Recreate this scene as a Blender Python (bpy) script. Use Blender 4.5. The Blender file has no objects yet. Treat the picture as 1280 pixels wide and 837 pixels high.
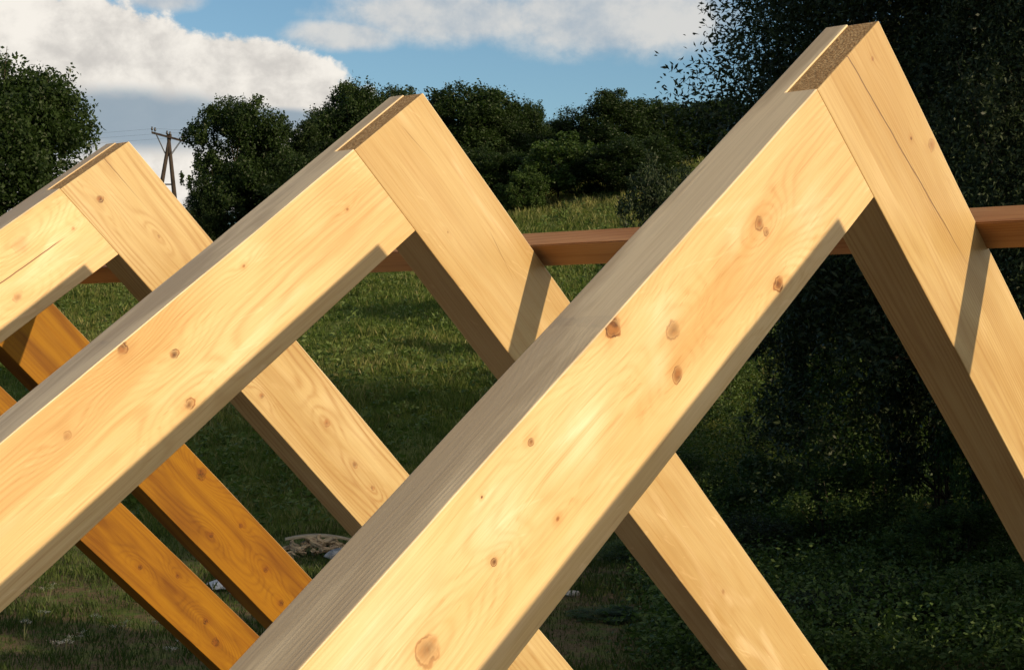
import bpy, bmesh, math, random
import numpy as np
from mathutils import Matrix, Vector, Euler, noise as mnoise
random.seed(7); rng = np.random.default_rng(11)
S = bpy.context.scene
COL = S.collection
U = 0.9                      # metres between rafter pairs
RZ = 5.14                    # ridge height above the ground
YAW = 0.84226
FPX = 1941.08
CAM = Vector((-2.18107*U, -1.18263*U, RZ-0.49004*U))
FWD = Vector((math.sin(YAW), math.cos(YAW), 0)); RGT = Vector((math.cos(YAW), -math.sin(YAW), 0))
SUN = Vector((0.13439, -1.0, 0.34638)).normalized()     # towards the sun

# ------------------------------------------------------------------ helpers
def tag(o, label=None, cat=None, group=None, kind=None):
    if label: o['label'] = label
    if cat: o['category'] = cat
    if group: o['group'] = group
    if kind: o['kind'] = kind
    return o
def empty(name, loc, label=None, cat=None, group=None, rz=0):
    o = bpy.data.objects.new(name, None); COL.objects.link(o)
    o.location = loc; o.rotation_euler = (0, 0, rz); o.empty_display_size = .2
    return tag(o, label, cat, group)
def link(name, me, parent=None, mats=()):
    o = bpy.data.objects.new(name, me); COL.objects.link(o)
    if parent: o.parent = parent
    for m in mats: me.materials.append(m)
    return o
def np_mesh(name, V, F, k, tint=None):
    """V (n,3), F (m,k) -> mesh, quickly"""
    me = bpy.data.meshes.new(name)
    V = np.asarray(V, np.float32); F = np.asarray(F, np.int32)
    me.vertices.add(len(V)); me.vertices.foreach_set('co', V.ravel())
    me.loops.add(F.size); me.loops.foreach_set('vertex_index', F.ravel())
    me.polygons.add(len(F))
    me.polygons.foreach_set('loop_start', np.arange(0, F.size, k, dtype=np.int32))
    me.update(calc_edges=True)
    if tint is not None:
        a = me.attributes.new('tint', 'FLOAT', 'FACE'); a.data.foreach_set('value', np.asarray(tint, np.float32))
    return me
def tube(bm, pts, rad, seg=7):
    """tapered tube along pts"""
    rings = []
    for i, p in enumerate(pts):
        p = Vector(p)
        d = (Vector(pts[min(i+1, len(pts)-1)])-Vector(pts[max(i-1, 0)])).normalized()
        a = d.orthogonal().normalized() if abs(d.z) > .9 else d.cross(Vector((0,0,1))).normalized()
        b = d.cross(a)
        rings.append([bm.verts.new(p+(a*math.cos(t)+b*math.sin(t))*rad[i]) for t in [2*math.pi*j/seg for j in range(seg)]])
    for r0, r1 in zip(rings, rings[1:]):
        for j in range(seg): bm.faces.new((r0[j], r0[(j+1)%seg], r1[(j+1)%seg], r1[j]))
    bm.faces.new(rings[0][::-1]); bm.faces.new(rings[-1])
def bm_mesh(name, bm, smooth=False):
    bmesh.ops.recalc_face_normals(bm, faces=bm.faces)
    me = bpy.data.meshes.new(name); bm.to_mesh(me); bm.free()
    if smooth:
        for p in me.polygons: p.use_smooth = True
    return me
def box(bm, x0, x1, y0, y1, z0, z1, mat=None):
    vs = [bm.verts.new((x, y, z)) for x in (x0, x1) for y in (y0, y1) for z in (z0, z1)]
    fs = [bm.faces.new([vs[i] for i in q]) for q in ((0,1,3,2),(4,6,7,5),(0,4,5,1),(2,3,7,6),(0,2,6,4),(1,5,7,3))]
    if mat is not None:
        for f in fs: f.material_index = mat
    return vs

# ------------------------------------------------------------------ node helper
class G:
    def __init__(s, name, world=None):
        if world: s.t = world.node_tree
        else:
            s.mat = bpy.data.materials.new(name); s.mat.use_nodes = True; s.t = s.mat.node_tree
        s.t.nodes.clear(); s.n = s.t.nodes; s.l = s.t.links
    def put(s, sock, v):
        if isinstance(v, bpy.types.NodeSocket): s.l.new(v, sock)
        elif v is not None: sock.default_value = v
    def m(s, op, a, b=None, c=None, clamp=False):
        n = s.n.new('ShaderNodeMath'); n.operation = op; n.use_clamp = clamp
        for i, v in enumerate((a, b, c)):
            if v is not None: s.put(n.inputs[i], v)
        return n.outputs[0]
    def add(s, a, b): return s.m('ADD', a, b)
    def mul(s, a, b): return s.m('MULTIPLY', a, b)
    def sub(s, a, b): return s.m('SUBTRACT', a, b)
    def ss(s, v, lo, hi, a=0., b=1.):
        n = s.n.new('ShaderNodeMapRange'); n.interpolation_type = 'SMOOTHSTEP'
        s.put(n.inputs['Value'], v)
        for k, q in zip(('From Min','From Max','To Min','To Max'), (lo, hi, a, b)): n.inputs[k].default_value = q
        return n.outputs[0]
    def xyz(s, v):
        n = s.n.new('ShaderNodeSeparateXYZ'); s.put(n.inputs[0], v); return n.outputs
    def vec(s, x, y, z):
        n = s.n.new('ShaderNodeCombineXYZ')
        for i, v in enumerate((x, y, z)): s.put(n.inputs[i], v)
        return n.outputs[0]
    def vscale(s, v, sc, off=(0,0,0)):
        n = s.n.new('ShaderNodeMapping'); s.put(n.inputs['Vector'], v); n.inputs['Scale'].default_value = sc; n.inputs['Location'].default_value = off
        return n.outputs[0]
    def noise(s, v, scale=1., detail=3., rough=.5, dist=0.):
        n = s.n.new('ShaderNodeTexNoise'); s.put(n.inputs['Vector'], v)
        n.inputs['Scale'].default_value = scale; n.inputs['Detail'].default_value = detail
        n.inputs['Roughness'].default_value = rough; n.inputs['Distortion'].default_value = dist
        return n.outputs[0]
    def mix(s, f, a, b, mode='MIX'):
        n = s.n.new('ShaderNodeMix'); n.data_type = 'RGBA'; n.blend_type = mode; n.clamp_factor = True
        s.put(n.inputs[0], f)
        for i, v in ((6, a), (7, b)):
            s.put(n.inputs[i], (*v, 1) if isinstance(v, tuple) and len(v) == 3 else v)
        return n.outputs[2]
    def co(s, k='Object'): return s.n.new('ShaderNodeTexCoord').outputs[k]
    def attr(s, name):
        n = s.n.new('ShaderNodeAttribute'); n.attribute_name = name; return n.outputs['Fac']
    def bump(s, h, strength, dist=.01):
        n = s.n.new('ShaderNodeBump'); s.put(n.inputs['Height'], h); n.inputs['Strength'].default_value = strength; n.inputs['Distance'].default_value = dist
        return n.outputs[0]
    def pbr(s, col, rough=.6, spec=.4, normal=None):
        b = s.n.new('ShaderNodeBsdfPrincipled'); o = s.n.new('ShaderNodeOutputMaterial')
        s.put(b.inputs['Base Color'], (*col, 1) if isinstance(col, tuple) else col)
        s.put(b.inputs['Roughness'], rough); b.inputs['Specular IOR Level'].default_value = spec
        if normal: s.l.new(normal, b.inputs['Normal'])
        s.l.new(b.outputs[0], o.inputs[0]); return s.mat

def wood(name, seed=0., early=(.66,.43,.185), late=(.50,.27,.085), ring=.0050, ringk=.55, pith=(.14,-.10), slope=.012,
         warp=.012, knots=(), checks=(), rough=.47, spec=.45, saw=.6, sheen=.5, blotch=0., weather=1., glow=None):
    g = G(name); c = g.co(); X, Y, Z = g.xyz(c)[:3]
    early = (early[0]*.74, early[1]*.80, early[2]*.89); late = tuple(q*.74 for q in late)
    off = (seed*7.3, seed*3.1, seed*5.7)
    w1 = g.noise(g.vscale(c, (1.1, 7, 7), off), 1, 2, .5)
    w2 = g.noise(g.vscale(c, (4.5, 26, 26), off), 1, 2, .5)
    dy = g.sub(Y, pith[0]); dz = g.sub(Z, pith[1])
    r = g.m('SQRT', g.add(g.mul(dy, dy), g.mul(dz, dz)))
    r = g.add(r, g.mul(X, slope))
    r = g.add(r, g.mul(g.sub(w1, .5), warp*2.6)); r = g.add(r, g.mul(g.sub(w2, .5), warp*.45))
    kmask = None; kh = None; kw = g.noise(g.vscale(c, (30, 30, 30), off), 1, 2)
    kw2 = g.noise(g.vscale(c, (90, 90, 90), off), 1, 2)
    for (ku, kv, kr, kd) in knots:
        kr *= .86
        dx = g.sub(X, ku); dv = g.add(Z, kv)
        d = g.m('SQRT', g.add(g.mul(g.mul(dx, .82), g.mul(dx, .82)), g.mul(dv, dv)))
        # grain parts round the knot, stretched along the board
        dl = g.add(g.mul(g.mul(dx, .33), g.mul(dx, .33)), g.mul(dv, dv))
        r = g.add(r, g.mul(g.m('EXPONENT', g.mul(dl, -1./(3.2*kr)**2)), kr*2.6))
        q = g.m('DIVIDE', g.add(d, g.add(g.mul(g.sub(kw, .5), kr*1.5), g.mul(g.sub(kw2, .5), kr*1.1))), kr)
        a = g.mul(g.add(g.ss(q, .4, 1.2, .8, 0), g.ss(q, .0, .5, .3, 0)), kd)
        kmask = a if kmask is None else g.m('MAXIMUM', kmask, a)
        h = g.mul(g.ss(q, .6, 3.6, 1, 0), g.mul(g.ss(g.noise(g.vscale(c, (14, 40, 40), off), 1, 2), .35, .65, .2, 1.), kd*.5))
        kh = h if kh is None else g.m('MAXIMUM', kh, h)
        if kr > .004:
            rim = g.mul(g.mul(g.mul(g.ss(q, .72, .95), g.ss(q, .98, 1.25, 1, 0)), .9*kd), g.ss(g.m('SINE', g.add(g.mul(dx, 1.2/kr), seed)), -.6, .7, .1, 1.))
            kmask = g.m('MAXIMUM', kmask, rim)
    s = g.m('SINE', g.mul(r, 2*math.pi/ring))
    s = g.add(g.mul(s, .5), .5); s = g.m('POWER', s, 2.4)
    bandn = g.noise(g.vscale(c, (1.6, 18, 18), (off[0]+9, off[1], off[2])), 1, 3)
    s = g.mul(s, g.ss(bandn, .30, .68, .15, 1.))
    col = g.mix(g.mul(s, ringk), early, late)
    fib = g.noise(g.vscale(c, (5, 330, 330), off), 1, 4, .65)
    thin = g.noise(g.vscale(g.vec(X, g.add(Y, r), g.add(Z, g.mul(r, .6))), (1.3, 150, 210), off), 1, 3, .6)
    col = g.mix(g.ss(thin, .58, .68, 0, .38), col, g.mix(1., col, (.74,.56,.36), 'MULTIPLY'))
    fine = g.noise(g.vscale(c, (14, 700, 700), off), 1, 2, .6)
    col = g.mix(g.ss(fine, .4, .7, 0, .22), col, g.mix(1., col, (.72,.60,.46), 'MULTIPLY'))
    fib2 = g.noise(g.vscale(c, (2.2, 70, 70), off), 1, 3, .6)
    col = g.mix(g.ss(fib, .35, .75, 0, .34*saw), col, g.mix(1., col, (.55,.42,.30), 'MULTIPLY'))
    col = g.mix(g.ss(fib2, .45, .75, 0, .40), col, g.mix(1., col, (.84,.74,.56), 'MULTIPLY'))
    br = g.noise(g.vscale(c, (2.3, 9, 9), (off[0], off[1]+4, off[2])), 1, 2)
    col = g.mix(g.ss(br, .35, .7, 0, .55), col, g.mix(1., col, (.90,.82,.66), 'MULTIPLY'))
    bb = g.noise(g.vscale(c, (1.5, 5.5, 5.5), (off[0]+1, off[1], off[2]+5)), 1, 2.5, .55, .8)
    if sheen: col = g.mix(g.ss(bb, .36, .62), g.mix(1., col, (.91,.86,.77), 'MULTIPLY'), g.mix(1., col, (1.07,1.10,1.14), 'MULTIPLY'))  # planed sheen painted into the base colour as paler and duller patches
    if glow is not None:  # bright glint spots painted into the wood colour
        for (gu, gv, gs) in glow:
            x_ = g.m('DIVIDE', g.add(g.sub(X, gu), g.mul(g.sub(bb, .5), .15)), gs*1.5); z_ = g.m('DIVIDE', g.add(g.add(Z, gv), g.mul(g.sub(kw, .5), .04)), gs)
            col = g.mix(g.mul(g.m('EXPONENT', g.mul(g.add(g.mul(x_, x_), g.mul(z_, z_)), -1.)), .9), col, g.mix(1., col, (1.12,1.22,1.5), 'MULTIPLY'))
    if sheen:  # more pale sheen patches and glinting flecks, painted into the base colour
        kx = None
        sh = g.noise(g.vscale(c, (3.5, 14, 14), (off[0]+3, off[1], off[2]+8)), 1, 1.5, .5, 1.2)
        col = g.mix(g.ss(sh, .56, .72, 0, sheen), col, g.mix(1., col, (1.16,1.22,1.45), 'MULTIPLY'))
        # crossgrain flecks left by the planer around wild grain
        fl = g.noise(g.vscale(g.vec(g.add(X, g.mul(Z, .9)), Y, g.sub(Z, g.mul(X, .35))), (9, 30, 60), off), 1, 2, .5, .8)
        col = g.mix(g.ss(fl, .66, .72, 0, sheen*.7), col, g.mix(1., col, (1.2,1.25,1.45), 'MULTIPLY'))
    if blotch:
        b = g.noise(g.vscale(c, (2.6, 22, 22), (off[0]+5, off[1], off[2]+2)), 1, 3, .5, .3)
        col = g.mix(g.ss(b, .38, .72, 0, blotch), col, g.mix(1., col, (.50,.36,.28), 'MULTIPLY'))
    if kh is not None:
        col = g.mix(kh, col, g.mix(1., col, (.74,.50,.28), 'MULTIPLY'))
        kc = g.mix(g.ss(kw2, .35, .65), (.27,.115,.035) if spec > .3 else (.14,.045,.003), (.10,.038,.014) if spec > .3 else (.05,.016,.002))
        col = g.mix(g.m('MULTIPLY', kmask, 1.3, clamp=True), col, kc)
    for (ca, cb, u0, u1, wd) in checks:        # drying checks: thin wandering splits  v = ca + cb*u
        wob = g.mul(g.sub(g.noise(g.vscale(c, (6, 1, 1), off), 1, 4, .6), .5), .012)
        e = g.m('ABSOLUTE', g.add(g.add(g.add(Z, ca), g.mul(X, cb)), wob))
        fade = g.mul(g.ss(X, u0-.03, u0+.02), g.ss(X, u1-.15, u1+.05, 1, 0))
        k = g.mul(g.ss(e, wd*.5, wd*1.2, 1, 0), fade)
        col = g.mix(g.mul(k, .85), col, (.10,.045,.018))
    if weather:                                 # the upper sides have greyed and are stained
        top = g.ss(Z, -.0025, -.0012)
        st = g.noise(g.vscale(c, (1.3, 11, 8), (off[0], off[1]+2, off[2])), 1, 5, .6, .4)
        gr = g.mix(g.ss(st, .44, .56), (.62,.52,.36), (.40,.32,.215))
        gr = g.mix(g.ss(fib, .35, .7, 0, .35), gr, g.mix(1., gr, (.6,.56,.5), 'MULTIPLY'))
        gr = g.mix(g.mul(s, .12), gr, (.38,.30,.19))
        col = g.mix(g.mul(top, .85*weather), col, gr)
    hgt = g.add(g.mul(fib, .6), g.mul(s, .35))
    ro = g.add(g.mul(fib2, .2), rough-.1)
    return g.pbr(col, ro, spec, g.bump(hgt, .25, .0012))

def end_grain():
    g = G('end_grain'); c = g.co(); X, Y, Z = g.xyz(c)[:3]
    n = g.noise(g.vscale(c, (1, .6, .8)), 330, 3, .75); n2 = g.noise(c, 60, 3, .6)
    rr = g.m('SQRT', g.add(g.mul(g.sub(Y,.16), g.sub(Y,.16)), g.mul(g.add(g.add(Z,.10), g.mul(X,.4)), g.add(g.add(Z,.10), g.mul(X,.4)))))
    ri = g.m('POWER', g.add(.5, g.mul(.5, g.m('SINE', g.add(g.mul(rr, 1250), g.mul(n2, 3))))), 2.)
    col = g.mix(g.ss(n, .35, .65), (.52,.36,.19), (.25,.145,.065))
    col = g.mix(g.ss(n2, .4, .7, 0, .5), col, (.26,.155,.065)); col = g.mix(g.mul(ri, .4), col, (.20,.11,.05))
    return g.pbr(col, .9, .1, g.bump(n, .8, .003))
M_END = end_grain()

# ------------------------------------------------------------------ rafters
AL0, AR0, DL0, DR0, TH = 0.6079, 0.73271, 0.21519*U, 0.21741*U, 0.09265*U
TR = {  # y, x off, z off, aL, aR, dL, dR
 0: (-1.0, 0, 0, 0, 0, 0, 0),
 1: (0, 0, 0, .00277, -.02209, .00407, .00031),
 2: (1.0, -.00176, -.00862, .0068, -.00488, -.00072, .00097),
 3: (2.0005, -.00295, -.02169, -.00957, .00885, -.00335, .00384),
 4: (3.0189, .00025, .00027, 0, .01553, 0, -.00161),
 5: (3.9155, .00932, .01031, 0, .00258, 0, -.00351)}
LEN = 3.9
def rafter(side, a, b, dS, dO, parent, apex, mats, rec):
    """One rafter with its halved joint at the ridge. a: own slope, b: slope of the partner, dS own depth, dO partner depth.
    Local X runs down the rafter, local Z out of its upper side, local Y through the thickness (0 = face towards the viewer)."""
    # in a 2-D frame where the rafter runs along +u and w is outwards; partner top line passes through the origin at angle (a+b)
    th = math.pi-(a+b)                      # direction of partner seen from own axis
    # unit along partner rafter, in own frame (u, w): partner goes the other way and down
    pu = Vector((math.cos(a+b)*-1, -math.sin(a+b)))
    pn = Vector((-math.sin(a+b), math.cos(a+b))) # outward normal of partner top
    def at(o_own, o_par):                    # point at depth o_own below own top, o_par below partner top
        w = -o_own; u = (-o_par - pn.y*w)/pn.x
        return (u, w)
    bm = bmesh.new(); h = TH*.58
    if side == 'L': front_o, back_o = dO, 0.0     # front half butts under the partner, back half runs on to its top
    else: front_o, back_o = rec, dO               # front half runs through (cut a little low), back half butts
    f0 = at(0, front_o); f1 = at(dS, front_o); k0 = at(0, back_o); k1 = at(dS, back_o)
    y0, ym, y1 = 0, h, TH
    P = lambda q, y: bm.verts.new((q[0], y, q[1]))
    Et, Eb = (LEN, 0), (LEN, -dS)
    A = {n: P(q, y) for n, q, y in (('et0',Et,y0),('eb0',Eb,y0),('f0',f0,y0),('f1',f1,y0),('f0m',f0,ym),('f1m',f1,ym),
                                    ('k0m',k0,ym),('k1m',k1,ym),('k0',k0,y1),('k1',k1,y1),('et1',Et,y1),('eb1',Eb,y1))}
    F = lambda names, mi=0: setattr(bm.faces.new([A[n] for n in names.split()]), 'material_index', mi)
    F('f0 et0 eb0 f1'); F('k0 k1 eb1 et1'); F('et0 et1 eb1 eb0', 1)
    F('f0 f0m k0m k0 et1 et0'); F('f1 eb0 eb1 k1 k1m f1m')
    F('f0 f1 f1m f0m', 1); F('k0m k1m k1 k0', 1); F('f0m f1m k1m k0m')
    bmesh.ops.recalc_face_normals(bm, faces=bm.faces)
    bmesh.ops.bevel(bm, geom=list(bm.edges), offset=.0016, segments=2, affect='EDGES', profile=.5)
    u = .06
    while u < LEN-.03:                       # slight waviness of sawn timber
        bmesh.ops.bisect_plane(bm, geom=list(bm.verts)+list(bm.edges)+list(bm.faces), plane_co=(u, 0, 0), plane_no=(1, 0, 0)); u += .045
    sd = parent.location.y*3.1+(7 if side == 'L' else 0)
    for v in bm.verts:
        q = mnoise.noise_vector(Vector((v.co.x*4.5, v.co.y*9+sd, v.co.z*9)))*.0011+mnoise.noise_vector(Vector((v.co.x*22, v.co.y*30+sd, v.co.z*30)))*.00035
        if 0 < v.co.x-.25: v.co.y += q.y; v.co.z += q.z
    me = bpy.data.meshes.new('rafter'); bm.to_mesh(me); bm.free()
    o = link('rafter', me, parent, mats)
    # basis: own u,w axes in world xz
    if side == 'L': ux, wx = Vector((-math.cos(a), 0, -math.sin(a))), Vector((-math.sin(a), 0, math.cos(a)))
    else: ux, wx = Vector((math.cos(a), 0, -math.sin(a))), Vector((math.sin(a), 0, math.cos(a)))
    R = Matrix((ux, Vector((0,1,0)), wx)).transposed().to_4x4()
    o.matrix_local = Matrix.Translation(apex) @ R
    return o
woods = {}
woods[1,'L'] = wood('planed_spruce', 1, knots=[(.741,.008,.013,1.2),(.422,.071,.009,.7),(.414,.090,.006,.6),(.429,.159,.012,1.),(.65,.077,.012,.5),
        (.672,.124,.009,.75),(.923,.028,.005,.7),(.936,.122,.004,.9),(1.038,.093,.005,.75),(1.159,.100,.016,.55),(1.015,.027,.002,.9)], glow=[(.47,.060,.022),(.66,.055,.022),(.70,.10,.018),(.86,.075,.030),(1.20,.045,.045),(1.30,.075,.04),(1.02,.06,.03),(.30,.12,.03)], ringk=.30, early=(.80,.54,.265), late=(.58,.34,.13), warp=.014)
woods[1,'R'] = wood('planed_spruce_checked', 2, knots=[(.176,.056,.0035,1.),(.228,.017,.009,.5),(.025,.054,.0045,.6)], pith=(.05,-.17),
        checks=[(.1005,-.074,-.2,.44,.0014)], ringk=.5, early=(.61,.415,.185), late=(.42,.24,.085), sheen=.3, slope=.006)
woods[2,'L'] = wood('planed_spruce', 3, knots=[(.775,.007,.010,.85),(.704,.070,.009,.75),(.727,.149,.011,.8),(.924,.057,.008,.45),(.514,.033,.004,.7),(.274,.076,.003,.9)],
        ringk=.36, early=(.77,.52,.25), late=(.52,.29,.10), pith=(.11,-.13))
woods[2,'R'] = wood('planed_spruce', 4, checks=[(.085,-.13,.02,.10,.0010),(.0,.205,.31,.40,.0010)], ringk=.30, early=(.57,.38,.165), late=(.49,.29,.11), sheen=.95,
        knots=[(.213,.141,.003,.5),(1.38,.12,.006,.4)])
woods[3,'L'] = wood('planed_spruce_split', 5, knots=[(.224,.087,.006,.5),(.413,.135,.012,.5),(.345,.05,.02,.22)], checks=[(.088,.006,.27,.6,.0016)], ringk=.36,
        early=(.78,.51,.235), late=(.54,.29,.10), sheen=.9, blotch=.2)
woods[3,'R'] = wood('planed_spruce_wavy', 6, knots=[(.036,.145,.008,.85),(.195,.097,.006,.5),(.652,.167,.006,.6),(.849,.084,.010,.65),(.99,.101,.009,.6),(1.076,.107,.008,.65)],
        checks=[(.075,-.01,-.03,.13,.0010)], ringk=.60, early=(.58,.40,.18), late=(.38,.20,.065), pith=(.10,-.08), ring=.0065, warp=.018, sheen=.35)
woods[0,'L'] = woods[0,'R'] = woods[1,'R']
st = dict(early=(.33,.140,.002), late=(.17,.058,.002), spec=.2, ringk=.38, warp=.006, blotch=.75, sheen=0, weather=.3, rough=.62)
woods[4,'L'] = woods[4,'R'] = wood('stained_timber', 7, knots=[(1.226,.029,.018,.7),(1.62,.09,.010,.9),(1.45,.05,.008,.9),(1.38,.14,.009,.8),(1.74,.13,.012,.8)], **st)
woods[5,'L'] = woods[5,'R'] = wood('stained_timber', 8, knots=[(2.11,.10,.012,.9),(2.2,.13,.016,.8),(1.9,.05,.008,.9),(1.75,.12,.010,.8)], **st)
tlabel = {
 0: 'bare timber rafter pair nearest the camera, its peak beyond the right edge of the photo',
 1: 'largest bare timber rafter pair, long drying crack and pencil writing on its right leg',
 2: 'middle bare timber rafter pair, its peak standing out against the dark treeline',
 3: 'smallest bare timber rafter pair, its peak beside the wooden power pole',
 4: 'orange stained rafter pair just behind the bare timber ones, right leg above its twin',
 5: 'orange stained rafter pair farthest back, the lower one at the bottom left'}
lens = {}
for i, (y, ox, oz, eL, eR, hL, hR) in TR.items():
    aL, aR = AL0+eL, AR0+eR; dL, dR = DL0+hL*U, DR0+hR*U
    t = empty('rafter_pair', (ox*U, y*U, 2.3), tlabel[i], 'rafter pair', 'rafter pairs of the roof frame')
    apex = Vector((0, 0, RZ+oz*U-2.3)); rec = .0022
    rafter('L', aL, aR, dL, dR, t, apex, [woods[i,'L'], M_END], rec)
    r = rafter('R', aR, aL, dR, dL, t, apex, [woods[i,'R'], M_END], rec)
    if i == 1: R1 = r
# illegible carpenter's pencil scrawl on the right leg of the largest pair
def scrawl():
    bm = bmesh.new()
    rs = random.Random(5)
    # letter strokes in (a, b): a along the line of writing, b across (units: letter height)
    strokes = [[(0,.1),(.25,.0),(.5,.15),(.45,.5),(.1,.7),(.05,1.0),(.35,1.15),(.6,1.0)],
               [(.7,.6),(.95,.55),(.75,.1),(1.05,.1)], [(1.15,.55),(1.25,.1),(1.45,.55),(1.3,-.35)],
               [(1.6,.05),(1.7,.55),(1.8,.1),(1.95,.55),(2.05,.1),(2.2,.5),(2.3,.05)], [(2.45,1.15),(2.45,.05),(2.7,.1),(2.75,.45),(2.5,.5)],
               [(3.0,.5),(2.9,.15),(3.15,.05),(3.25,.4),(3.0,.5)], [(3.5,1.2),(3.4,.1),(3.65,.05)], [(3.8,.55),(3.9,.05),(4.15,.5),(4.2,.05)],
               [(4.4,.05),(4.5,1.0),(4.65,.6)], [(-.1,-.25),(1.2,-.15),(2.6,-.3),(3.4,-.2)]]
    def W(a, b): # to local (u, v): writing runs up along the board, slightly across it
        u = .566-.024*b-.001*a; v = .138-.0205*a-.004*b
        return Vector((u, -.0006, -v))
    for s in strokes:
        pts = []
        for (a0, b0), (a1, b1) in zip(s, s[1:]):
            for k in range(3):
                f = k/3; pts.append(W(a0+(a1-a0)*f+rs.uniform(-.03,.03), b0+(b1-b0)*f+rs.uniform(-.03,.03)))
        pts.append(W(*s[-1]))
        for p, q in zip(pts, pts[1:]):
            d = (q-p).normalized(); n = d.cross(Vector((0,1,0)))*.00065
            bm.faces.new([bm.verts.new(v) for v in (p-n, q-n, q+n, p+n)])
    me = bpy.data.meshes.new('pencil_writing'); bm.to_mesh(me); bm.free()
    g = G('pencil_graphite'); m = g.pbr((.24,.145,.075), .6, .3)
    o = link('pencil_writing', me, R1, [m]); o['label'] = 'illegible pencil scrawl on the timber'
scrawl()

# purlin (roof batten) lying on the right slope
st2 = dict(early=(.60,.29,.11), late=(.38,.15,.05), ringk=.5, blotch=.5, sheen=.2, weather=0, rough=.5)
M_PUR = wood('reddish_timber', 9, knots=[], pith=(.05,-.02), **st2)
def purlin():
    bm = bmesh.new(); L = 5.4
    box(bm, 0, L, 0, .06501*U, 0, .04048*U)
    bmesh.ops.bevel(bm, geom=list(bm.edges), offset=.002, segments=2, affect='EDGES')
    me = bm_mesh('purlin', bm)
    o = link('purlin', me, None, [M_PUR])
    a = AR0-.008; u = Vector((math.cos(a), 0, -math.sin(a))); n = Vector((math.sin(a), 0, math.cos(a)))
    o.matrix_world = Matrix.Translation(Vector((0, -1.25, RZ))+u*.45171*U+n*.0015) @ Matrix((Vector((0,1,0)), u, n)).transposed().to_4x4()
    return tag(o, 'long reddish brown batten lying across the right legs of the rafter pairs', 'roof batten')
purlin()

# ------------------------------------------------------------------ ground
def crest(lr):   # tangent of the elevation of the hill's crest, by lateral/forward ratio
    xs = [-.5,-.33,-.2,-.05,.03,.12,.25,.5]; ys = [.045,.052,.062,.082,.094,.112,.125,.13]
    return np.interp(lr, xs, ys)
CZ = CAM.z
def ground_z(x, y):
    x = np.asarray(x, float); y = np.asarray(y, float)
    rx, ry = x-CAM.x, y-CAM.y
    D = rx*FWD.x+ry*FWD.y; Lt = rx*RGT.x+ry*RGT.y
    lr = np.clip(Lt/np.maximum(D, 20), -.5, .5)
    k = (crest(lr)*108+CZ)/(108-37)
    t = np.maximum(D-37, 0)
    soft = 6.
    rise = np.where(t < soft, t*t/(2*soft), t-soft/2)
    rise = np.minimum(rise, 71-soft/2+0*rise)
    z = rise*k*(71/(71-soft/2))
    z = z+ .25*np.sin(x*.11+1)*np.sin(y*.09+2)*np.clip((D-40)/30, 0, 1) + .07*np.sin(x*.6)*np.sin(y*.53+.7)*np.clip((D-20)/8, 0, 1)
    return z
def P(px, D, z=None):
    """world point seen at photo column px at forward distance D; z None = on the ground"""
    l = (px-640)/FPX*D
    q = CAM+FWD*D+RGT*l
    return Vector((q.x, q.y, float(ground_z(q.x, q.y)) if z is None else z))
def zpx(py, D): return CZ+(418.5-py)/FPX*D
def make_ground():
    a = np.concatenate([np.linspace(-14, 130, 145), [150,180,230,320,500,900,1500]])
    b = np.concatenate([[-900,-500,-300,-200,-140,-100], np.linspace(-75,75,151), [100,140,200,300,500,900]])
    a = np.concatenate([[-900,-400,-200,-100,-50,-25], a])
    Dg, Lg = np.meshgrid(a, b, indexing='ij')
    X = CAM.x+FWD.x*Dg+RGT.x*Lg; Y = CAM.y+FWD.y*Dg+RGT.y*Lg
    Z = ground_z(X, Y)
    V = np.stack([X, Y, Z], -1).reshape(-1, 3)
    n, m = Dg.shape; i = np.arange(n-1)[:,None]*m+np.arange(m-1)[None,:]
    F = np.stack([i, i+m, i+m+1, i+1], -1).reshape(-1, 4)
    me = np_mesh('meadow_ground', V, F, 4)
    for p in me.polygons: p.use_smooth = True
    g = G('meadow_soil'); c = g.co()
    n1 = g.noise(c, .25, 4, .6); n2 = g.noise(c, 2.2, 5, .7); n3 = g.noise(c, 14, 4, .7)
    col = g.mix(g.ss(n1, .35, .65), (.060,.085,.020), (.10,.115,.034))
    col = g.mix(g.ss(n2, .45, .7, 0, .8), col, (.028,.045,.012))
    # trodden earth close to the building
    X_, Y_, Z_ = g.xyz(c)[:3]
    dist = g.add(g.mul(g.sub(X_, CAM.x), FWD.x), g.mul(g.sub(Y_, CAM.y), FWD.y))
    e = g.mul(g.ss(dist, 30, 37, 1, 0), g.ss(n2, .38, .56))
    col = g.mix(e, col, g.mix(g.ss(n3, .4, .65), (.115,.085,.045), (.06,.045,.025)))
    m = g.pbr(col, .95, .1, g.bump(n3, .6, .05))
    tag(link('ground', me, None, [m]), kind='structure')
make_ground()

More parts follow.
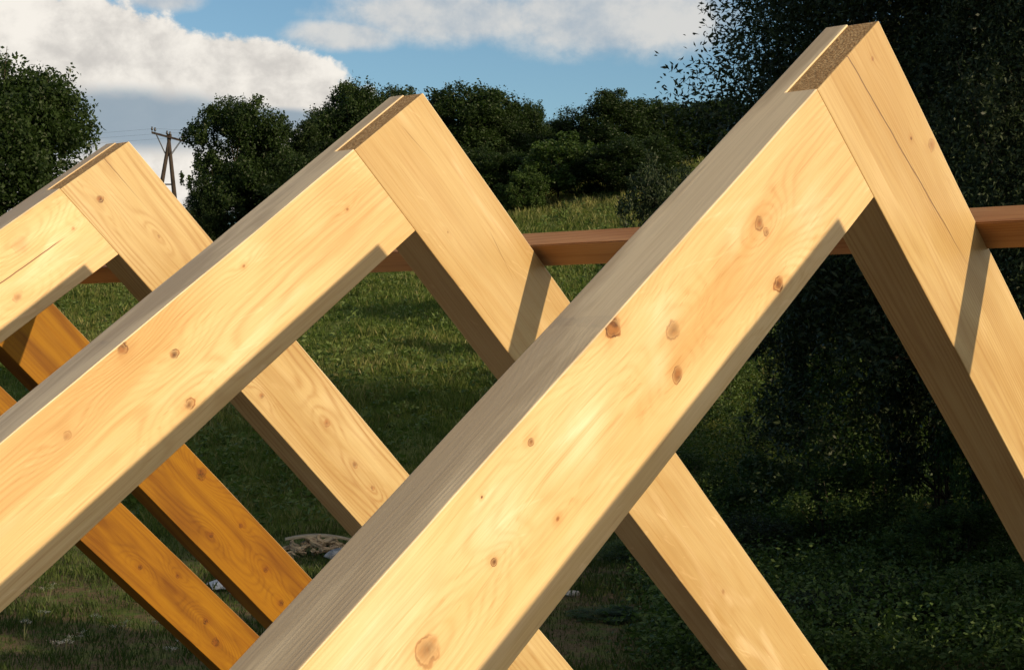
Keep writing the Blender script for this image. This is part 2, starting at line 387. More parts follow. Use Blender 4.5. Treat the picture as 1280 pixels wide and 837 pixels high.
# ------------------------------------------------------------------ foliage
def leaf_mat(name, dark, light, trans=.35, warm=None):
    g = G(name); t = g.attr('tint')
    col = g.mix(g.ss(t, 0, 1), dark, light)
    if warm: col = g.mix(g.ss(t, .93, .95), col, warm)
    d = g.n.new('ShaderNodeBsdfPrincipled'); g.put(d.inputs['Base Color'], col); d.inputs['Roughness'].default_value = .5; d.inputs['Specular IOR Level'].default_value = .18
    tr = g.n.new('ShaderNodeBsdfTranslucent'); g.put(tr.inputs['Color'], g.mix(1., col, (1.1,1.3,.5), 'MULTIPLY'))
    mx = g.n.new('ShaderNodeMixShader'); mx.inputs[0].default_value = trans
    g.l.new(d.outputs[0], mx.inputs[1]); g.l.new(tr.outputs[0], mx.inputs[2])
    o = g.n.new('ShaderNodeOutputMaterial'); g.l.new(mx.outputs[0], o.inputs[0]); return g.mat
M_BARK = (lambda g: (lambda c: g.pbr(g.mix(g.ss(g.noise(g.vscale(c, (14,14,3)), 1, 4, .7), .35, .65), (.06,.05,.038), (.025,.02,.016)), .9, .1,
          g.bump(g.noise(g.vscale(c, (20,20,4)), 1, 4), .7, .03)))(g.co()))(G('bark'))
M_OAK = leaf_mat('oak_leaves', (.013,.026,.007), (.030,.052,.014))
M_DARK = leaf_mat('dark_leaves', (.011,.022,.007), (.025,.043,.013))
M_PALE = leaf_mat('pale_leaves', (.028,.052,.012), (.050,.082,.022))
M_WILLOW = leaf_mat('willow_leaves', (.011,.020,.008), (.040,.058,.026), .2)
M_SHRUB = leaf_mat('shrub_leaves', (.020,.042,.011), (.072,.115,.032), .3)
def leaves_at(cen, n, size, rs, aspect=.5, droop=0.):
    """n diamond leaves at points cen (n,3)"""
    d = rs.normal(size=(n, 3)); d[:,2] = d[:,2]*.6-droop; d /= np.linalg.norm(d, axis=1)[:,None]
    e = rs.normal(size=(n, 3)); e -= (e*d).sum(1)[:,None]*d; e /= np.linalg.norm(e, axis=1)[:,None]
    L = size*rs.uniform(.6, 1.35, n)[:,None]
    nrm = np.cross(d, e)
    V = np.stack([cen-d*L*.5, cen+e*L*aspect*.5+nrm*L*.07, cen+d*L*.5, cen-e*L*aspect*.5+nrm*L*.07], 1).reshape(-1, 3)
    F = np.arange(n*4).reshape(-1, 4)
    return V, F
def make_tree(name, seed, rx, height, nblob, nleaf, leaf, mat, clear=.12, aspect=.55, droop=0., trunk_r=.16, ragged=.25, multi=1, top=.75, spray=.15, tw_n=26, jit=.10):
    """returns (crown mesh, trunk mesh): crown of many leaf clusters on limbs, uneven outline"""
    rs = np.random.default_rng(seed)
    z0 = height*clear
    cz = (z0+height)/2; rz = (height-z0)/2
    B = []
    while len(B) < nblob:
        v = rs.normal(size=3); v /= np.linalg.norm(v); rr = rs.uniform(.25, 1)**.45
        p = v*rr
        # broad low, narrower at the top
        wdt = 1-.35*max(0, p[2])**2
        br = rs.uniform(.16, .34)*(1.15-.35*rr)
        if p[2] < 0: hs = math.hypot(p[0], p[1]); q_ = max(hs, .92*rr*(1-.25*p[2]**2))/max(hs, .05); p = np.array([p[0]*q_, p[1]*q_, p[2]])
        c = np.array([p[0]*rx*wdt*(1-br*.7), p[1]*rx*wdt*(1-br*.7), cz+p[2]*rz*(1-br*.6)])
        B.append((c, br*rx*rs.uniform(.8, 1.2)))
    w = np.array([b[1]**2 for b in B]); w /= w.sum()
    cnt = rs.multinomial(nleaf, w); C = []; T = []
    for (c, br), k in zip(B, cnt):
        # sub-clusters (twigs) in each cluster
        nt = max(5, k//tw_n)
        v = rs.normal(size=(nt, 3)); v /= np.linalg.norm(v, axis=1)[:,None]
        tw = v*(rs.uniform(.3, 1.1, nt)**.5)[:,None]*np.array([1, 1, .72])*br
        out = rs.uniform(size=nt) < spray
        tw[out] *= rs.uniform(1.15, 1.5, out.sum())[:,None]
        idx = rs.integers(0, nt, k)
        q = tw[idx]+rs.normal(size=(k, 3))*br*jit*(1+ragged)
        if droop: q[:,2] -= rs.uniform(0, .25*br, k)
        C.append(c+q)
        tt = rs.normal(.5, .22)
        T.append(np.clip(tt+rs.normal(0, .22, k)+ (rs.uniform(-.2, .2, nt))[idx], 0, .9)+ (rs.uniform(size=k) < .004)*1.)
    C = np.concatenate(C); T = np.concatenate(T)
    keep = C[:,2] > .02*height; C = C[keep]; T = T[keep]
    V, F = leaves_at(C, len(C), leaf, rs, aspect, droop)
    crown = np_mesh('crown', V, F, 4, T); crown.materials.append(mat)
    bm = bmesh.new(); r = random.Random(seed)
    for k in range(multi):
        bx, by = (0, 0) if multi == 1 else (r.uniform(-.3, .3)*rx*.5, r.uniform(-.3, .3)*rx*.5)
        pts = [Vector((bx*(1+j*.25)+r.uniform(-.05,.05)*height*.3*j/4, by*(1+j*.25)+r.uniform(-.05,.05)*height*.3*j/4, height*top*j/5-(.3 if j == 0 else 0))) for j in range(6)]
        tube(bm, pts, [trunk_r*(1-.16*j) for j in range(6)], 8)
        if k == 0: main = pts
    for (c, br) in sorted(B, key=lambda b: -b[1])[:int(min(24, nblob))]:
        h = max(.25, min(.9, c[2]/height*.6)); j = min(4, int(h*5)); base = main[j].lerp(main[j+1], .5) if j < 5 else main[5]
        e = Vector(c); mid = base.lerp(e, .5)+Vector((r.uniform(-.1,.1)*rx, r.uniform(-.1,.1)*rx, -.05*height))
        tube(bm, [base, mid, e, e+(e-mid)*.35], [trunk_r*.38, trunk_r*.24, trunk_r*.12, trunk_r*.04], 5)
    tm = bm_mesh('trunk', bm, True); tm.materials.append(M_BARK)
    return crown, tm
def place_tree(kind, proto, loc, sx, sz, rz, label, cat, group=None):
    t = empty(kind, loc, label, cat, group, rz); t.scale = (sx, sx, sz)
    link('crown', proto[0], t); link('trunk', proto[1], t)
    return t
def tree_px(kind, proto, pr, ph, px, wpx, ytop, D, label, cat, group=None, sink=0., rz=None, zb=None):
    """place by photo column, width in px, top row, distance; pr/ph: the prototype's radius and height"""
    g = P(px, D); zt = zpx(ytop, D); w = wpx/FPX*D/2
    return place_tree(kind, proto, (g.x, g.y, g.z-sink), w/pr, (zt-g.z+sink)/ph, rz if rz is not None else random.uniform(0, 6.28), label, cat, group)
# treeline prototypes: radius 5, height 10
TL = [make_tree('tl', 20+k, 5, 10, 70, 70000, .205, (M_OAK, M_DARK, M_OAK, M_DARK)[k], clear=0., ragged=.5, spray=.2) for k in range(4)]
TLP = make_tree('tlp', 31, 5, 10, 40, 16000, .34, M_PALE, clear=0., ragged=.5)
gt = 'trees on the crest of the hill'
far = [ # px, width, top, D, proto, label
 (300,160,106,102,0,'round dark oak on the hill immediately right of the power pole'),
 (388,100,146,108,1,'lower tree filling the gap between the round oak and the middle peak'),
 (444,120,95,112,2,'dark tree just left of the middle peak, rising above the white cloud'),
 (508,120,92,116,3,'dark tree right behind the middle timber peak'),
 (590,150,93,112,0,'tallest broad tree of the treeline just right of the middle peak'),
 (655,95,122,116,2,'tree on the shoulder of the treeline sloping down to the dip'),
 (705,110,146,120,1,'small far tree in the dip of the treeline'),
 (765,130,105,110,3,'broad domed tree right of the dip in the treeline'),
 (835,120,118,112,0,'treeline tree half hidden by the big dark tree at right'),
 (905,130,120,112,2,'treeline tree behind the largest timber peak and big dark tree'),
 (400,120,205,98,3,'bushy dark tree in front below the lower tree left of the middle peak'),
 (560,110,170,104,1,'dark bushy tree standing in front under the tallest broad tree'),
 (628,100,185,102,0,'dark bush at the top edge of the meadow right of the middle peak'),
 (790,120,165,98,1,'dark rounded tree on the meadow edge before the domed tree'),
 (350,120,175,103,1,'dark bushy tree joining the round oak to the middle peak'), (480,130,150,108,2,'dark tree hidden mostly behind the middle timber peak'),
 (700,120,175,108,3,'dark bush closing the dip of the treeline behind the lighter green bush'), (740,110,150,114,0,'dark tree right of the dip, left shoulder of the domed tree'),
 (620,110,130,113,3,'dark tree between the tallest broad tree and the shoulder of the treeline'),
 (262,70,215,100,3,'low dark bush at the foot of the power pole'),
]
for (px, w, yt, D, k, lab) in far:
    tree_px('broadleaf_tree', TL[k], 5, 10, px, w*(1.0 if px < 310 else 1.22), yt, D, lab, 'tree', gt, .3)
tree_px('broadleaf_bush', TLP, 5, 10, 698, 120, 162, 100, 'lighter green bush in the middle of the dark treeline above the meadow', 'bush', None, .3)
tree_px('broadleaf_bush', TLP, 5, 10, 655, 70, 205, 97, 'small lighter green bush low at the left end of the bright meadow edge', 'bush', None, .3)
# big tree at the left edge
LT = make_tree('lt', 41, 5, 13, 85, 80000, .21, M_OAK, clear=.15, ragged=.7, spray=.42, trunk_r=.3)
tree_px('broadleaf_tree', LT, 5, 13, -5, 255, 30, 72, 'tall leafy tree at the left edge in front of the white cloud', 'tree')
# big dark tree on the right
WT = make_tree('wt', 52, 5, 14, 150, 250000, .115, M_WILLOW, clear=.06, aspect=.32, ragged=.6, spray=.22, trunk_r=.17, tw_n=40, jit=.10)
tree_px('willow_tree', WT, 5, 14, 1225, 750, -560, 30, 'huge dark fine leaved tree behind the largest timber peak at right', 'tree', rz=1.)
tree_px('willow_tree', WT, 5, 14, 1400, 520, -420, 25, 'second dark fine leaved tree cut by the right edge', 'tree', rz=3.)
tree_px('willow_tree', WT, 5, 14, 1225, 640, -420, 38, 'dark tree filling the gaps behind the huge fine leaved tree', 'tree', rz=5.)
# willow shrub in front of the meadow edge
SH = [make_tree('sh', 60+k, 2, 3.4, 34, 15000, .12, (M_SHRUB, M_WILLOW, M_SHRUB)[k], clear=0., aspect=.35, ragged=.9, multi=4, trunk_r=.04, spray=.35) for k in range(3)]
tree_px('willow_shrub', SH[1], 2, 3.4, 822, 130, 190, 62, 'dark willowy shrub on the slope just left of the largest rafter, above the batten', 'shrub')
shr = [(765,70,300,56,0,'dark bush below the batten between the two larger rafter pairs'),
 (905,150,330,50,0,'shrub right behind the underside of the largest left rafter'),
 (1010,190,340,40,1,'dark shrub under the opening of the largest peak'),
 (1090,190,400,38,2,'dark shrub left of the shaded underside of the largest right rafter'),
 (960,150,560,36,0,'shrub with a few lit leaves below the bright grass patch'),
 (1180,210,360,33,1,'tall dark shrub behind the largest right rafter'),
 (1260,200,330,30,2,'dark shrub at the right edge below the batten'),
 (1050,190,560,31,2,'dark shrub at the lower right between the two large right rafters'),
 (1190,200,620,28,0,'dark shrub near the bottom right corner'),
 (930,150,640,30,1,'low dark shrub behind the middle right rafter'),
 (800,120,670,33,2,'low leafy shrub on the dirt beneath the crossing rafters'),
 (1110,170,720,25,1,'low dark shrub at the very bottom right'),
 (1000,210,735,24,1,'low shrub at the bottom right of the middle rafter leg'), (1230,190,700,24,2,'shrub in the bottom right corner, nearest the camera'),
 (880,140,765,23.5,0,'small shrub at the bottom edge behind the middle rafter leg'), (850,130,560,40,2,'shrub on the slope just below the largest rafter, lit on top'),
 (760,110,760,26,0,'small shrub at the bottom between the bare rafters')]
for (px, w, yt, D, k, lab) in shr:
    tree_px('leafy_shrub', SH[k], 2, 3.4, px, w, yt, D, lab, 'shrub', 'shrubs in the shade on the right')
# trees outside the frame on the right that shade the foreground
OT = make_tree('ot', 77, 4.5, 11, 50, 15000, .5, M_DARK, clear=.05, ragged=.4)
off = [(14.4,-.6,9.2,3.4,'tree beside the building, outside the picture at right'),
 (19,-1,9,3.6,'bushy tree outside the picture, second from the building'), (25,-4,9,4.2,'tall tree outside the picture at right'),
 (32,-3,10.5,4.5,'broad tall tree outside the picture in the row at right'), (41,2,9.5,3.2,'tall tree outside the picture, middle of the row'),
 (46,8,9,4.2,'tree outside the picture further up the slope'), (54,14,12,5,'tree outside the picture high on the slope')]
off += [(-11,0,13,4.6,'unseen tall tree added close to the left of the house to block low sky light'), (-11.5,8,13,4.6,'unseen tall tree added at the far left corner of the house to block low sky light'), (-15,4,13,4.5,'unseen bushy tree added left of the house to block low sky light'), (-12.5,-8,12,5,'unseen tree added left of the house near the road side to block low sky light'),  # left row added out of view to block low sky light on rafter undersides
 (-12.5,15,12,4.8,'unseen tree added behind the house on the left to block low sky light'), (-18,20,9,5,'unseen farther tree added on the left to block low sky light')]
for (x, y, h, r, lab) in off:
    place_tree('broadleaf_tree', OT, (x, y, float(ground_z(x, y))-.2), r/4.5, h/11, random.uniform(0, 6), lab, 'tree', 'row of trees right of the view')

# ------------------------------------------------------------------ grass
def grass(name, n, Dr, lr, hgt, width, mat, seed, blades=6, power=1.5, spread=.12):
    rs = np.random.default_rng(seed)
    D = Dr[0]+(Dr[1]-Dr[0])*rs.uniform(size=n)**power
    L = D*rs.uniform(lr[0], lr[1], n)
    X = CAM.x+FWD.x*D+RGT.x*L; Y = CAM.y+FWD.y*D+RGT.y*L
    # clumping
    f = np.sin(X*.9+np.sin(Y*.7)*2)*np.sin(Y*1.1+np.sin(X*.5)*2)
    h0 = hgt*(.75+.35*f)*(1+.006*(D-30))
    X = np.repeat(X, blades)+rs.normal(0, spread, n*blades); Y = np.repeat(Y, blades)+rs.normal(0, spread, n*blades)
    Dd = np.repeat(D, blades); h = np.repeat(h0, blades)*rs.uniform(.5, 1.3, n*blades)
    Z = ground_z(X, Y)-.02
    a = rs.uniform(0, 2*np.pi, n*blades); lean = rs.uniform(.05, .55, n*blades)*h
    w = width*(Dd/40)**.7*rs.uniform(.6, 1.4, n*blades)
    b = rs.uniform(0, 2*np.pi, n*blades)
    wx, wy = np.cos(b)*w, np.sin(b)*w
    v0 = np.stack([X-wx, Y-wy, Z], -1); v1 = np.stack([X+wx, Y+wy, Z], -1)
    v2 = np.stack([X+np.cos(a)*lean*.35+wx*.7, Y+np.sin(a)*lean*.35+wy*.7, Z+h*.6], -1); v3 = np.stack([X+np.cos(a)*lean, Y+np.sin(a)*lean, Z+h], -1)
    V = np.stack([v0, v1, v2, v3], 1).reshape(-1, 3); F = np.arange(len(V)).reshape(-1, 4)
    f2 = np.sin(np.repeat(0,1)*0+CAM.x+D*.21+L*.13+np.sin(L*.3))*np.sin(D*.08-L*.24+1)
    T = np.clip(np.repeat(rs.normal(.45, .2, n)+.2*f+.30*f2, blades)+rs.normal(0, .18, n*blades), 0, 1)
    me = np_mesh(name, V, F, 4, T)
    return link(name, me, None, [mat])
M_GRASS = leaf_mat('grass_blades', (.062,.100,.020), (.150,.172,.050), .4, (.24,.21,.11))
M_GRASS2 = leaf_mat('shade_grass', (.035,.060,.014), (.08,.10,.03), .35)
tag(grass('meadow_grass', 95000, (36, 112), (-.37, .37), .27, .009, M_GRASS, 1, 7, 1.0), 'tall summer meadow grass covering the slope', 'grass', kind='stuff')
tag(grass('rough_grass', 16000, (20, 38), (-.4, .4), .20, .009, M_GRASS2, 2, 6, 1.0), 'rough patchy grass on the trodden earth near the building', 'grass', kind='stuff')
M_HAY = leaf_mat('seed_grass', (.10,.12,.035), (.21,.20,.075), .4)
tag(grass('seeding_grass', 15000, (84, 112), (-.37, .37), .42, .010, M_HAY, 3, 5, .8), 'yellowish seeding grass on the upper meadow', 'grass', kind='stuff')
tag(grass('dry_grass', 3000, (38, 84), (-.37, .37), .42, .009, M_HAY, 4, 5, 1.), 'scattered dry grass stalks among the green', 'grass', kind='stuff')
def weeds(name, n, Dr, lr, size, mat, seed, leafn=14):
    rs = np.random.default_rng(seed)
    D = rs.uniform(*Dr, n); L = D*rs.uniform(*lr, n)
    X = CAM.x+FWD.x*D+RGT.x*L; Y = CAM.y+FWD.y*D+RGT.y*L; Z = ground_z(X, Y)
    c = np.stack([X, Y, Z], -1).repeat(leafn, 0); hh = size*rs.uniform(.5, 1.5, n).repeat(leafn)
    c += rs.normal(size=c.shape)*np.stack([hh*.3, hh*.3, hh*0], -1); c[:,2] += rs.uniform(.1, 1, len(c))*hh
    V, F = leaves_at(c, len(c), size*(.42 if leafn < 30 else .125), rs, .45)
    T = np.clip(np.repeat(rs.normal(.5, .25, n), leafn)+rs.normal(0, .15, len(c)), 0, 1)
    return link(name, np_mesh(name, V, F, 4, T), None, [mat])
tag(weeds('weeds', 4200, (37, 108), (-.36, .36), .46, leaf_mat('weed_leaves', (.05,.085,.02), (.11,.15,.045), .35), 5), 'broad leaved weeds scattered through the meadow', 'weeds', kind='stuff')
tag(weeds('undergrowth', 4200, (21, 60), (.085, .40), .75, M_SHRUB, 6, 60), 'dark weedy undergrowth between the shrubs at right', 'weeds', kind='stuff')

# ------------------------------------------------------------------ power pole
def power_pole():
    D = 135; g = P(211, D, 0); zg = float(ground_z(*g.xy)); top = zpx(168, D)
    t = empty('power_pole', (g.x, g.y, zg), 'wooden A shaped power pole with a tilted crossarm against the clouds', 'power pole', rz=-YAW)
    H = top-zg
    gm = G('pole_wood'); m = gm.pbr(gm.mix(gm.ss(gm.noise(gm.vscale(gm.co(), (6,6,1)), 1, 3), .4, .6), (.045,.034,.028), (.025,.02,.017)), .9, .1)
    gi = G('porcelain'); mi = gi.pbr((.03,.028,.03), .35, .5)
    gs = G('steel_brace'); ms = gs.pbr((.05,.05,.055), .6, .4)
    for x0, xt in ((-1.75, .12), (1.05, -.05)):
        bm = bmesh.new(); tube(bm, [(x0, 0, -.5), ((x0+xt)/2, 0, H*.5), (xt, 0, H)], [.24, .20, .15], 9)
        link('pole_leg', bm_mesh('pole_leg', bm, True), t, [m])
    bm = bmesh.new(); tube(bm, [(-.62, 0, H*.60), (.45, 0, H*.60)], [.07, .07], 6); link('cross_tie', bm_mesh('cross_tie', bm), t, [m])
    tl = -.27
    A = lambda s: Vector((s, -.12, H-.25+tl*s))
    bm = bmesh.new(); vs = box(bm, -1.45, 1.45, -.09, .09, -.09, .09)
    for v in vs: v.co = v.co + Vector((0, -.16, H-.25+tl*v.co.x))
    arm = link('crossarm', bm_mesh('crossarm', bm), t, [m])
    for s in (-1.3, 0, 1.3):
        for q in (-.13, .13):
            p = A(s+q); bm = bmesh.new()
            tube(bm, [p, p+Vector((0,0,.2)), p+Vector((0,0,.22)), p+Vector((0,0,.34)), p+Vector((0,0,.40)), p+Vector((0,0,.5))], [.025,.025,.10,.10,.06,.085], 8)
            link('insulator', bm_mesh('insulator', bm, True), t, [mi])
    for s in (-1.1, 1.1):
        for yy in (-.28, .02):
            bm = bmesh.new(); a = A(s); tube(bm, [(a.x, yy, a.z), (.28*(1 if s > 0 else -1), yy, H-1.7)], [.03, .03], 5)
            link('brace', bm_mesh('brace', bm), t, [ms])
    # conductors hang on to neighbouring poles out of sight
    gw = G('wire'); mw = gw.pbr((.06,.06,.065), .5, .5)
    for j, s in enumerate((-1.17, .13, 1.43)):
        bm = bmesh.new(); a = A(s)+Vector((0,0,.42)); pts = []
        for k in range(-20, 21):
            f = k/20; pts.append((a.x+f*55*.94, a.y+f*55*-.35*1, a.z-(1-(2*abs(f)-1)**2)*.9-f*2))
        tube(bm, pts, [.006]*41, 4)
        w = link('power_line', bm_mesh('power_line', bm), None, [mw]); w.matrix_world = Matrix.Translation((g.x, g.y, zg)) @ Matrix.Rotation(-YAW, 4, 'Z')
        tag(w, ['thin power line from the upper left end of the crossarm','thin power line from the middle of the crossarm','thin power line from the lower right end of the crossarm'][j], 'power line', 'power lines on the pole')
power_pole()

# ------------------------------------------------------------------ rubbish and firewood by the meadow edge
def chunk_mesh(seed, L=.34, w=.13):
    r = random.Random(seed); bm = bmesh.new(); n = 5
    rings = []
    for x in (-L/2, -L*.1, L*.25, L/2):
        rings.append([bm.verts.new((x+r.uniform(-.02,.02), w*.5*math.cos(2*math.pi*j/n)*r.uniform(.6,1.2), w*.5*math.sin(2*math.pi*j/n)*r.uniform(.4,1.1))) for j in range(n)])
    for a, b in zip(rings, rings[1:]):
        for j in range(n): bm.faces.new((a[j], a[(j+1)%n], b[(j+1)%n], b[j]))
    bm.faces.new(rings[0][::-1]); bm.faces.new(rings[-1])
    return bm_mesh('wood_offcut', bm)
gw = G('weathered_offcut'); M_OFF = gw.pbr(gw.mix(gw.ss(gw.noise(gw.vscale(gw.co(), (4,30,30)), 1, 3), .35, .65), (.44,.33,.20), (.19,.13,.08)), .8, .2)
ch = [chunk_mesh(k, .20+.05*k, .085+.02*k) for k in range(4)]
for c_ in ch: c_.materials.append(M_OFF)
pile = P(398, 33.5)
where = ['near the board','under the board','at the front of the heap','at the left of the heap']
for k in range(60):
    q = pile+RGT*random.gauss(.05, .45)+FWD*random.gauss(-.15, .32)
    d = (q-pile).length; hz = max(0, .30-.35*d)*random.uniform(.5, 1)
    o = link('wood_offcut', ch[k % 4], None); o.location = (q.x, q.y, float(ground_z(q.x, q.y))+.06+hz)
    o.rotation_euler = (random.uniform(-.6,.6), random.uniform(-.5,.5), random.uniform(0, 6.28))
    tag(o, 'one of the pale splintered wood scraps heaped under the bowed board at the meadow edge', 'wood scrap', 'wood scraps in the heap')
def sheet(name, L, W, bend, mat, loc, rz, ry=0, rx=0, th=.02):
    bm = bmesh.new(); n = 14; top = []; bot = []
    for j in range(n+1):
        x = (j/n-.5)*L; z = bend*(1-(2*j/n-1)**2)
        wj = W*(.55+.45*math.sin(math.pi*min(1, .15+j/n*.85)))
        top.append([bm.verts.new((x, s*wj/2, z+th)) for s in (-1, 1)]); bot.append([bm.verts.new((x, s*wj/2, z)) for s in (-1, 1)])
    for j in range(n):
        bm.faces.new((top[j][0], top[j+1][0], top[j+1][1], top[j][1])); bm.faces.new((bot[j][1], bot[j+1][1], bot[j+1][0], bot[j][0]))
        bm.faces.new((top[j][0], bot[j][0], bot[j+1][0], top[j+1][0])); bm.faces.new((top[j][1], top[j+1][1], bot[j+1][1], bot[j][1]))
    bm.faces.new((top[0][0], top[0][1], bot[0][1], bot[0][0])); bm.faces.new((top[n][1], top[n][0], bot[n][0], bot[n][1]))
    o = link(name, bm_mesh(name, bm, True), None, [mat]); o.location = loc; o.rotation_euler = (rx, ry, rz); return o
gb = G('old_board'); M_BRD = gb.pbr(gb.mix(gb.ss(gb.noise(gb.vscale(gb.co(), (3,24,24)), 1, 3), .35, .65), (.36,.29,.19), (.20,.16,.10)), .8, .2)
tag(sheet('bowed_board', 1.5, .30, .10, M_BRD, pile+Vector((0,0,.26))+FWD*.25, -YAW+.15, .04, .12), 'bowed grey brown board lying on top of the wood scrap heap', 'board')
gp = G('grey_sheet'); M_SHT = gp.pbr(gp.mix(gp.ss(gp.noise(gp.co(), 9, 3), .4, .6), (.30,.29,.28), (.15,.145,.14)), .6, .3)
q = P(425, 32.6); tag(sheet('roofing_sheet', .7, .35, .05, M_SHT, q+Vector((0,0,.12)), -YAW+.9, -.15, .2), 'grey sheet leaning at the right side of the wood scrap heap', 'sheet')
q = P(280, 28.6); tag(sheet('corrugated_scrap', .5, .35, .05, (lambda g: g.pbr(g.mix(g.ss(g.m('SINE', g.mul(g.xyz(g.co())[1], 180)), -.2, .4), (.62,.62,.62), (.28,.29,.31)), .6, .3))(G('pale_corrugated')),
    q+Vector((0,0,.06)), -YAW+.5, .1, .35), 'small pale corrugated scrap seen between the two orange rafters', 'scrap')
for k, (px, D, lab) in enumerate([(268,29.2,'pale stone beside the corrugated scrap, left one'),(296,28.2,'pale stone beside the corrugated scrap, right one'),(705,28.9,'whitish stone on the dirt below the largest rafter'),(716,28.0,'whitish stone nearest the orange light on the bottom rafter'),(834,29.5,'grey stone on the dirt between the bottom rafters')]):
    bm = bmesh.new(); bmesh.ops.create_icosphere(bm, subdivisions=2, radius=.11)
    r = random.Random(k)
    for v in bm.verts: v.co = Vector((v.co.x*1.4, v.co.y, v.co.z*.6))*(1+r.uniform(-.18,.18))
    gq = G('stone'); ms = gq.pbr(gq.mix(gq.noise(gq.co(), 30, 3), (.42,.40,.36), (.24,.22,.19)), .9, .2)
    q = P(px, D); o = link('stone', bm_mesh('stone', bm), None, [ms]); o.location = q+Vector((0,0,.03)); tag(o, lab, 'stone', 'stones on the trodden earth')
# white umbels and dry stalks at the bottom left
gf = G('white_petals'); M_FL = gf.pbr((.36,.36,.34), .7, .2); gs_ = G('dry_stem'); M_ST = gs_.pbr((.10,.11,.05), .8, .2)
def flower(seed, h):
    r = random.Random(seed); s = bmesh.new(); f = bmesh.new()
    for k in range(3):
        a = r.uniform(0, 6.28); e = Vector((math.cos(a)*.1, math.sin(a)*.1, h*r.uniform(.8,1.05)))
        tube(s, [(0,0,0), e*.5+Vector((0,0,.03)), e], [.006,.005,.004], 4)
        for j in range(26):
            p = e+Vector((r.gauss(0,.035), r.gauss(0,.035), r.gauss(0,.012))); d = .006
            f.faces.new([f.verts.new(p+Vector(v)*d) for v in ((-1,0,r.uniform(-.5,.5)),(0,-1,0),(1,0,r.uniform(-.5,.5)),(0,1,.3))])
    a = bm_mesh('stem', s); b = bm_mesh('blossom', f); a.materials.append(M_ST); b.materials.append(M_FL); return a, b
fl = [flower(k, .24+.05*k) for k in range(3)]
spots = [(68,22.6),(82,22.4),(96,22.8),(210,22.2),(226,22.5),(240,22.9),(52,25.2),(118,24.6),(150,23.7),(196,24.4),(30,24.0),(60,27.0)]
for k, (px, D) in enumerate(spots):
    q = P(px, D); t = empty('wildflower', q, 'white umbel wildflower in the dark grass at the bottom left', 'wildflower', 'white wildflowers at the bottom left')
    link('stem', fl[k % 3][0], t); link('blossom', fl[k % 3][1], t)

# ------------------------------------------------------------------ the house under the roof frame (below the picture)
def house():
    t = empty('house', (0, 1.3, 0), 'unfinished block house carrying the rafter pairs, below the picture', 'house')
    g = G('block_wall'); b = g.n.new('ShaderNodeTexBrick'); b.inputs['Scale'].default_value = 2.2; b.inputs['Color1'].default_value = (.42,.40,.36,1); b.inputs['Color2'].default_value = (.36,.34,.31,1); b.inputs['Mortar'].default_value = (.25,.24,.22,1)
    X, Y, Z = g.xyz(g.co())[:3]; g.l.new(g.vec(g.add(X, Y), Z, 0.), b.inputs['Vector']); m = g.pbr(b.outputs[0], .9, .1)
    xl, xr, zl, zr = -3.12, 2.85, 2.72, 2.36; y0, y1 = -2.6, 2.7
    for n, (a, b_, c, d, h) in {'left_wall': (xl-.25, xl, y0, y1, zl), 'right_wall': (xr, xr+.25, y0, y1, zr), 'near_wall': (xl, xr, y0, y0+.25, zr), 'far_wall': (xl, xr, y1-.25, y1, zr)}.items():
        bm = bmesh.new(); box(bm, a, b_, c, d, -.2, h); link('wall', bm_mesh('wall', bm), t, [m])
    bm = bmesh.new(); box(bm, xl+.003, xr-.003, y0+.253, y1-.253, -.1, .1)
    gc = G('concrete'); link('floor_slab', bm_mesh('slab', bm), t, [gc.pbr(gc.mix(gc.noise(gc.co(), 5, 4), (.42,.41,.39), (.30,.29,.27)), .9, .1)])
    for a, b_, z in ((xl-.20, xl-.06, zl), (xr+.06, xr+.20, zr)):
        bm = bmesh.new(); box(bm, a, b_, y0, y1, z, z+.13); link('wall_plate', bm_mesh('plate', bm), t, [woods[2,'R']])
house()

# ------------------------------------------------------------------ sky and sun
W = bpy.data.worlds.new('World'); S.world = W; W.use_nodes = True
g = G(None, W)
el = math.asin(SUN.z); az = math.atan2(SUN.x, SUN.y)      # clockwise from +Y
sky = g.n.new('ShaderNodeTexSky'); sky.sky_type = 'NISHITA'; sky.sun_disc = False
sky.sun_elevation = el; sky.sun_rotation = az; sky.air_density = 1.0; sky.dust_density = .6; sky.ozone_density = 1.6
SKYS = .094
d = g.co('Generated'); dx, dy, dz = g.xyz(d)[:3]
azn = g.sub(g.m('ARCTAN2', dx, dy), YAW); elv = g.m('ARCSINE', dz)
def uv(px, py):
    x, y = (px-640)/FPX, (418.5-py)/FPX; return math.atan(x), math.atan(y*math.cos(math.atan(x)))
npos = g.vec(g.mul(azn, 1.), g.mul(elv, 1.15), 0.)
nA = g.noise(npos, 14, 7, .58, .2); nB = g.noise(npos, 48, 7, .62, .1)
def cloud(cx, cy, rx, ry, ybot=None):
    u0, v0 = uv(cx, cy); a, b = rx/FPX, ry/FPX
    du = g.m('DIVIDE', g.sub(azn, u0), a); dv = g.m('DIVIDE', g.sub(elv, v0), b)
    return g.sub(1., g.m('SQRT', g.add(g.mul(du, du), g.mul(dv, dv))))
def union(L):
    m = None
    for c in L: m = c if m is None else g.m('MAXIMUM', m, c)
    return m
n01 = g.add(g.mul(g.sub(nA, .5), .9), g.mul(g.sub(nB, .5), .55))
c1 = union([cloud(90,112,200,122), cloud(290,125,160,85), cloud(380,155,100,66), cloud(120,215,300,60), cloud(-120,120,300,110), cloud(480,200,160,60)])
c2 = union([cloud(760,20,200,60), cloud(560,20,170,42), cloud(430,45,90,22), cloud(200,-2,60,20), cloud(760,-60,260,70), cloud(700,200,200,42)])
cg = g.add(g.mul(g.sub(g.noise(npos, 3.2, 6, .6), .49), 4.), .1)           # unseen scattered cloud, added as fill light for the timber
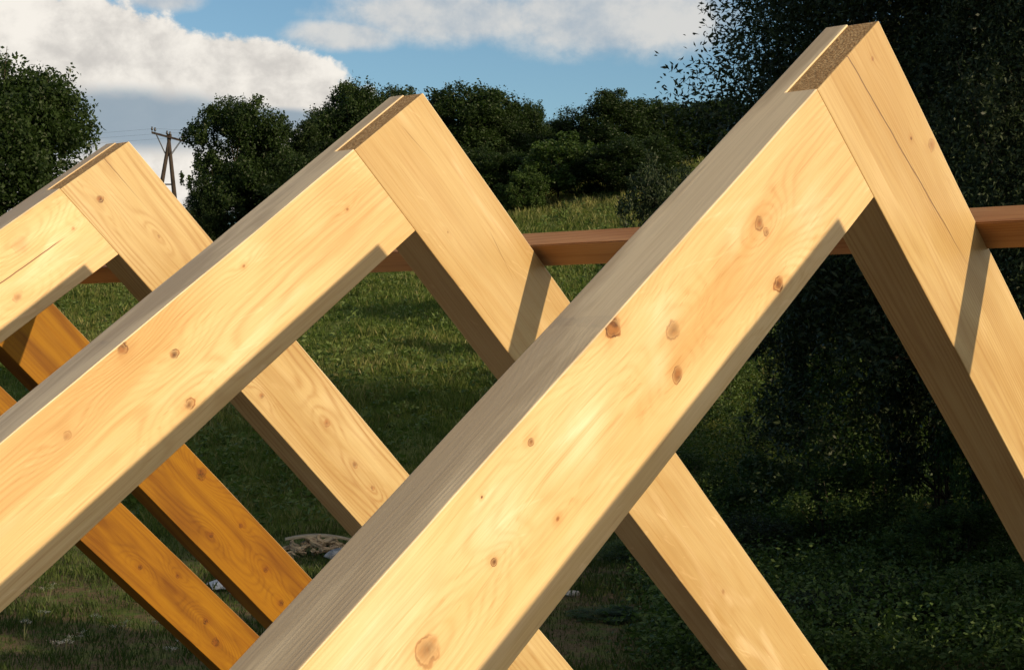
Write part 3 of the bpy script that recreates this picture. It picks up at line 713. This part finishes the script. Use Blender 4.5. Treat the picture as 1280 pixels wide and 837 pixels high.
away = g.ss(g.m('ABSOLUTE', azn), .40, .60)
cg = g.m('MINIMUM', cg, g.sub(g.mul(away, 3), 1.5)); hi = g.m('MINIMUM', g.add(g.mul(g.sub(g.noise(npos, 3.2, 6, .6), .56), 4.), -.1), g.sub(g.ss(elv, .24, .34, 0, 3), 1.5)); cg = g.m('MAXIMUM', cg, hi)
side = g.add(g.add(g.mul(dx, .80), g.mul(dy, -.75)), g.mul(dz, .85)); cg = g.m('MINIMUM', cg, g.ss(side, .0, .45, -.5, 3.))  # keeps the added cloud sunward and overhead, off the left horizon
m1 = g.ss(g.add(c1, g.mul(n01, .8)), .03, .15); m2 = g.mul(g.ss(g.add(c2, g.mul(n01, .95)), -.05, .55), .85); m3 = g.ss(cg, 0, .5)
# shading inside the clouds: bright sunlit billows, blue grey base
gray = union([cloud(150,150,190,38), cloud(0,165,140,35), cloud(350,150,60,16)])
gm_ = g.ss(g.add(gray, g.mul(n01, .9)), -.25, .40)
wh = g.mix(g.ss(g.add(g.mul(nA,.6), g.mul(nB,.4)), .36, .60), (.66,.63,.59), (.98,.93,.85))
c1c = g.mix(g.mul(gm_, .92), wh, (.30,.39,.47))
c2c = g.mix(g.ss(g.add(nA, g.mul(nB, .4)), .5, .85), (.46,.52,.58), (.80,.77,.72))
def bg(col, strength):
    n = g.n.new('ShaderNodeBackground'); g.put(n.inputs[0], col); n.inputs[1].default_value = strength; return n.outputs[0]
def mixs(f, a, b):
    n = g.n.new('ShaderNodeMixShader'); g.put(n.inputs[0], f); g.l.new(a, n.inputs[1]); g.l.new(b, n.inputs[2]); return n.outputs[0]
CL = .80
s = bg(g.mix(1., sky.outputs[0], (.80,.97,1.02), 'MULTIPLY'), SKYS)
s = mixs(m3, s, bg((2.1,1.85,1.5,1), CL)); s = mixs(m2, s, bg(c2c, CL)); s = mixs(m1, s, bg(c1c, CL))  # the added unseen cloud is extra bright, to lift shaded timber faces
o = g.n.new('ShaderNodeOutputWorld'); g.l.new(s, o.inputs[0])
sun = bpy.data.lights.new('sun', 'SUN'); sun.energy = 5.0; sun.angle = math.radians(.53); sun.color = (1, .78, .48)
so = bpy.data.objects.new('sun', sun); COL.objects.link(so); so.rotation_euler = SUN.to_track_quat('Z', 'Y').to_euler(); so.location = (0, -10, 12)

# ------------------------------------------------------------------ camera
cam = bpy.data.cameras.new('camera'); cam.sensor_width = 36; cam.lens = FPX*36/1280; cam.clip_end = 6000; cam.clip_start = .05
co = bpy.data.objects.new('camera', cam); COL.objects.link(co)
co.matrix_world = Matrix.Translation(CAM) @ Matrix((RGT, Vector((0,0,1)), -FWD)).transposed().to_4x4()
S.camera = co
S.view_settings.view_transform = 'Standard'; S.view_settings.look = 'None'; S.view_settings.exposure = .24; S.view_settings.gamma = 1
S.render.resolution_x = 1024; S.render.resolution_y = 669
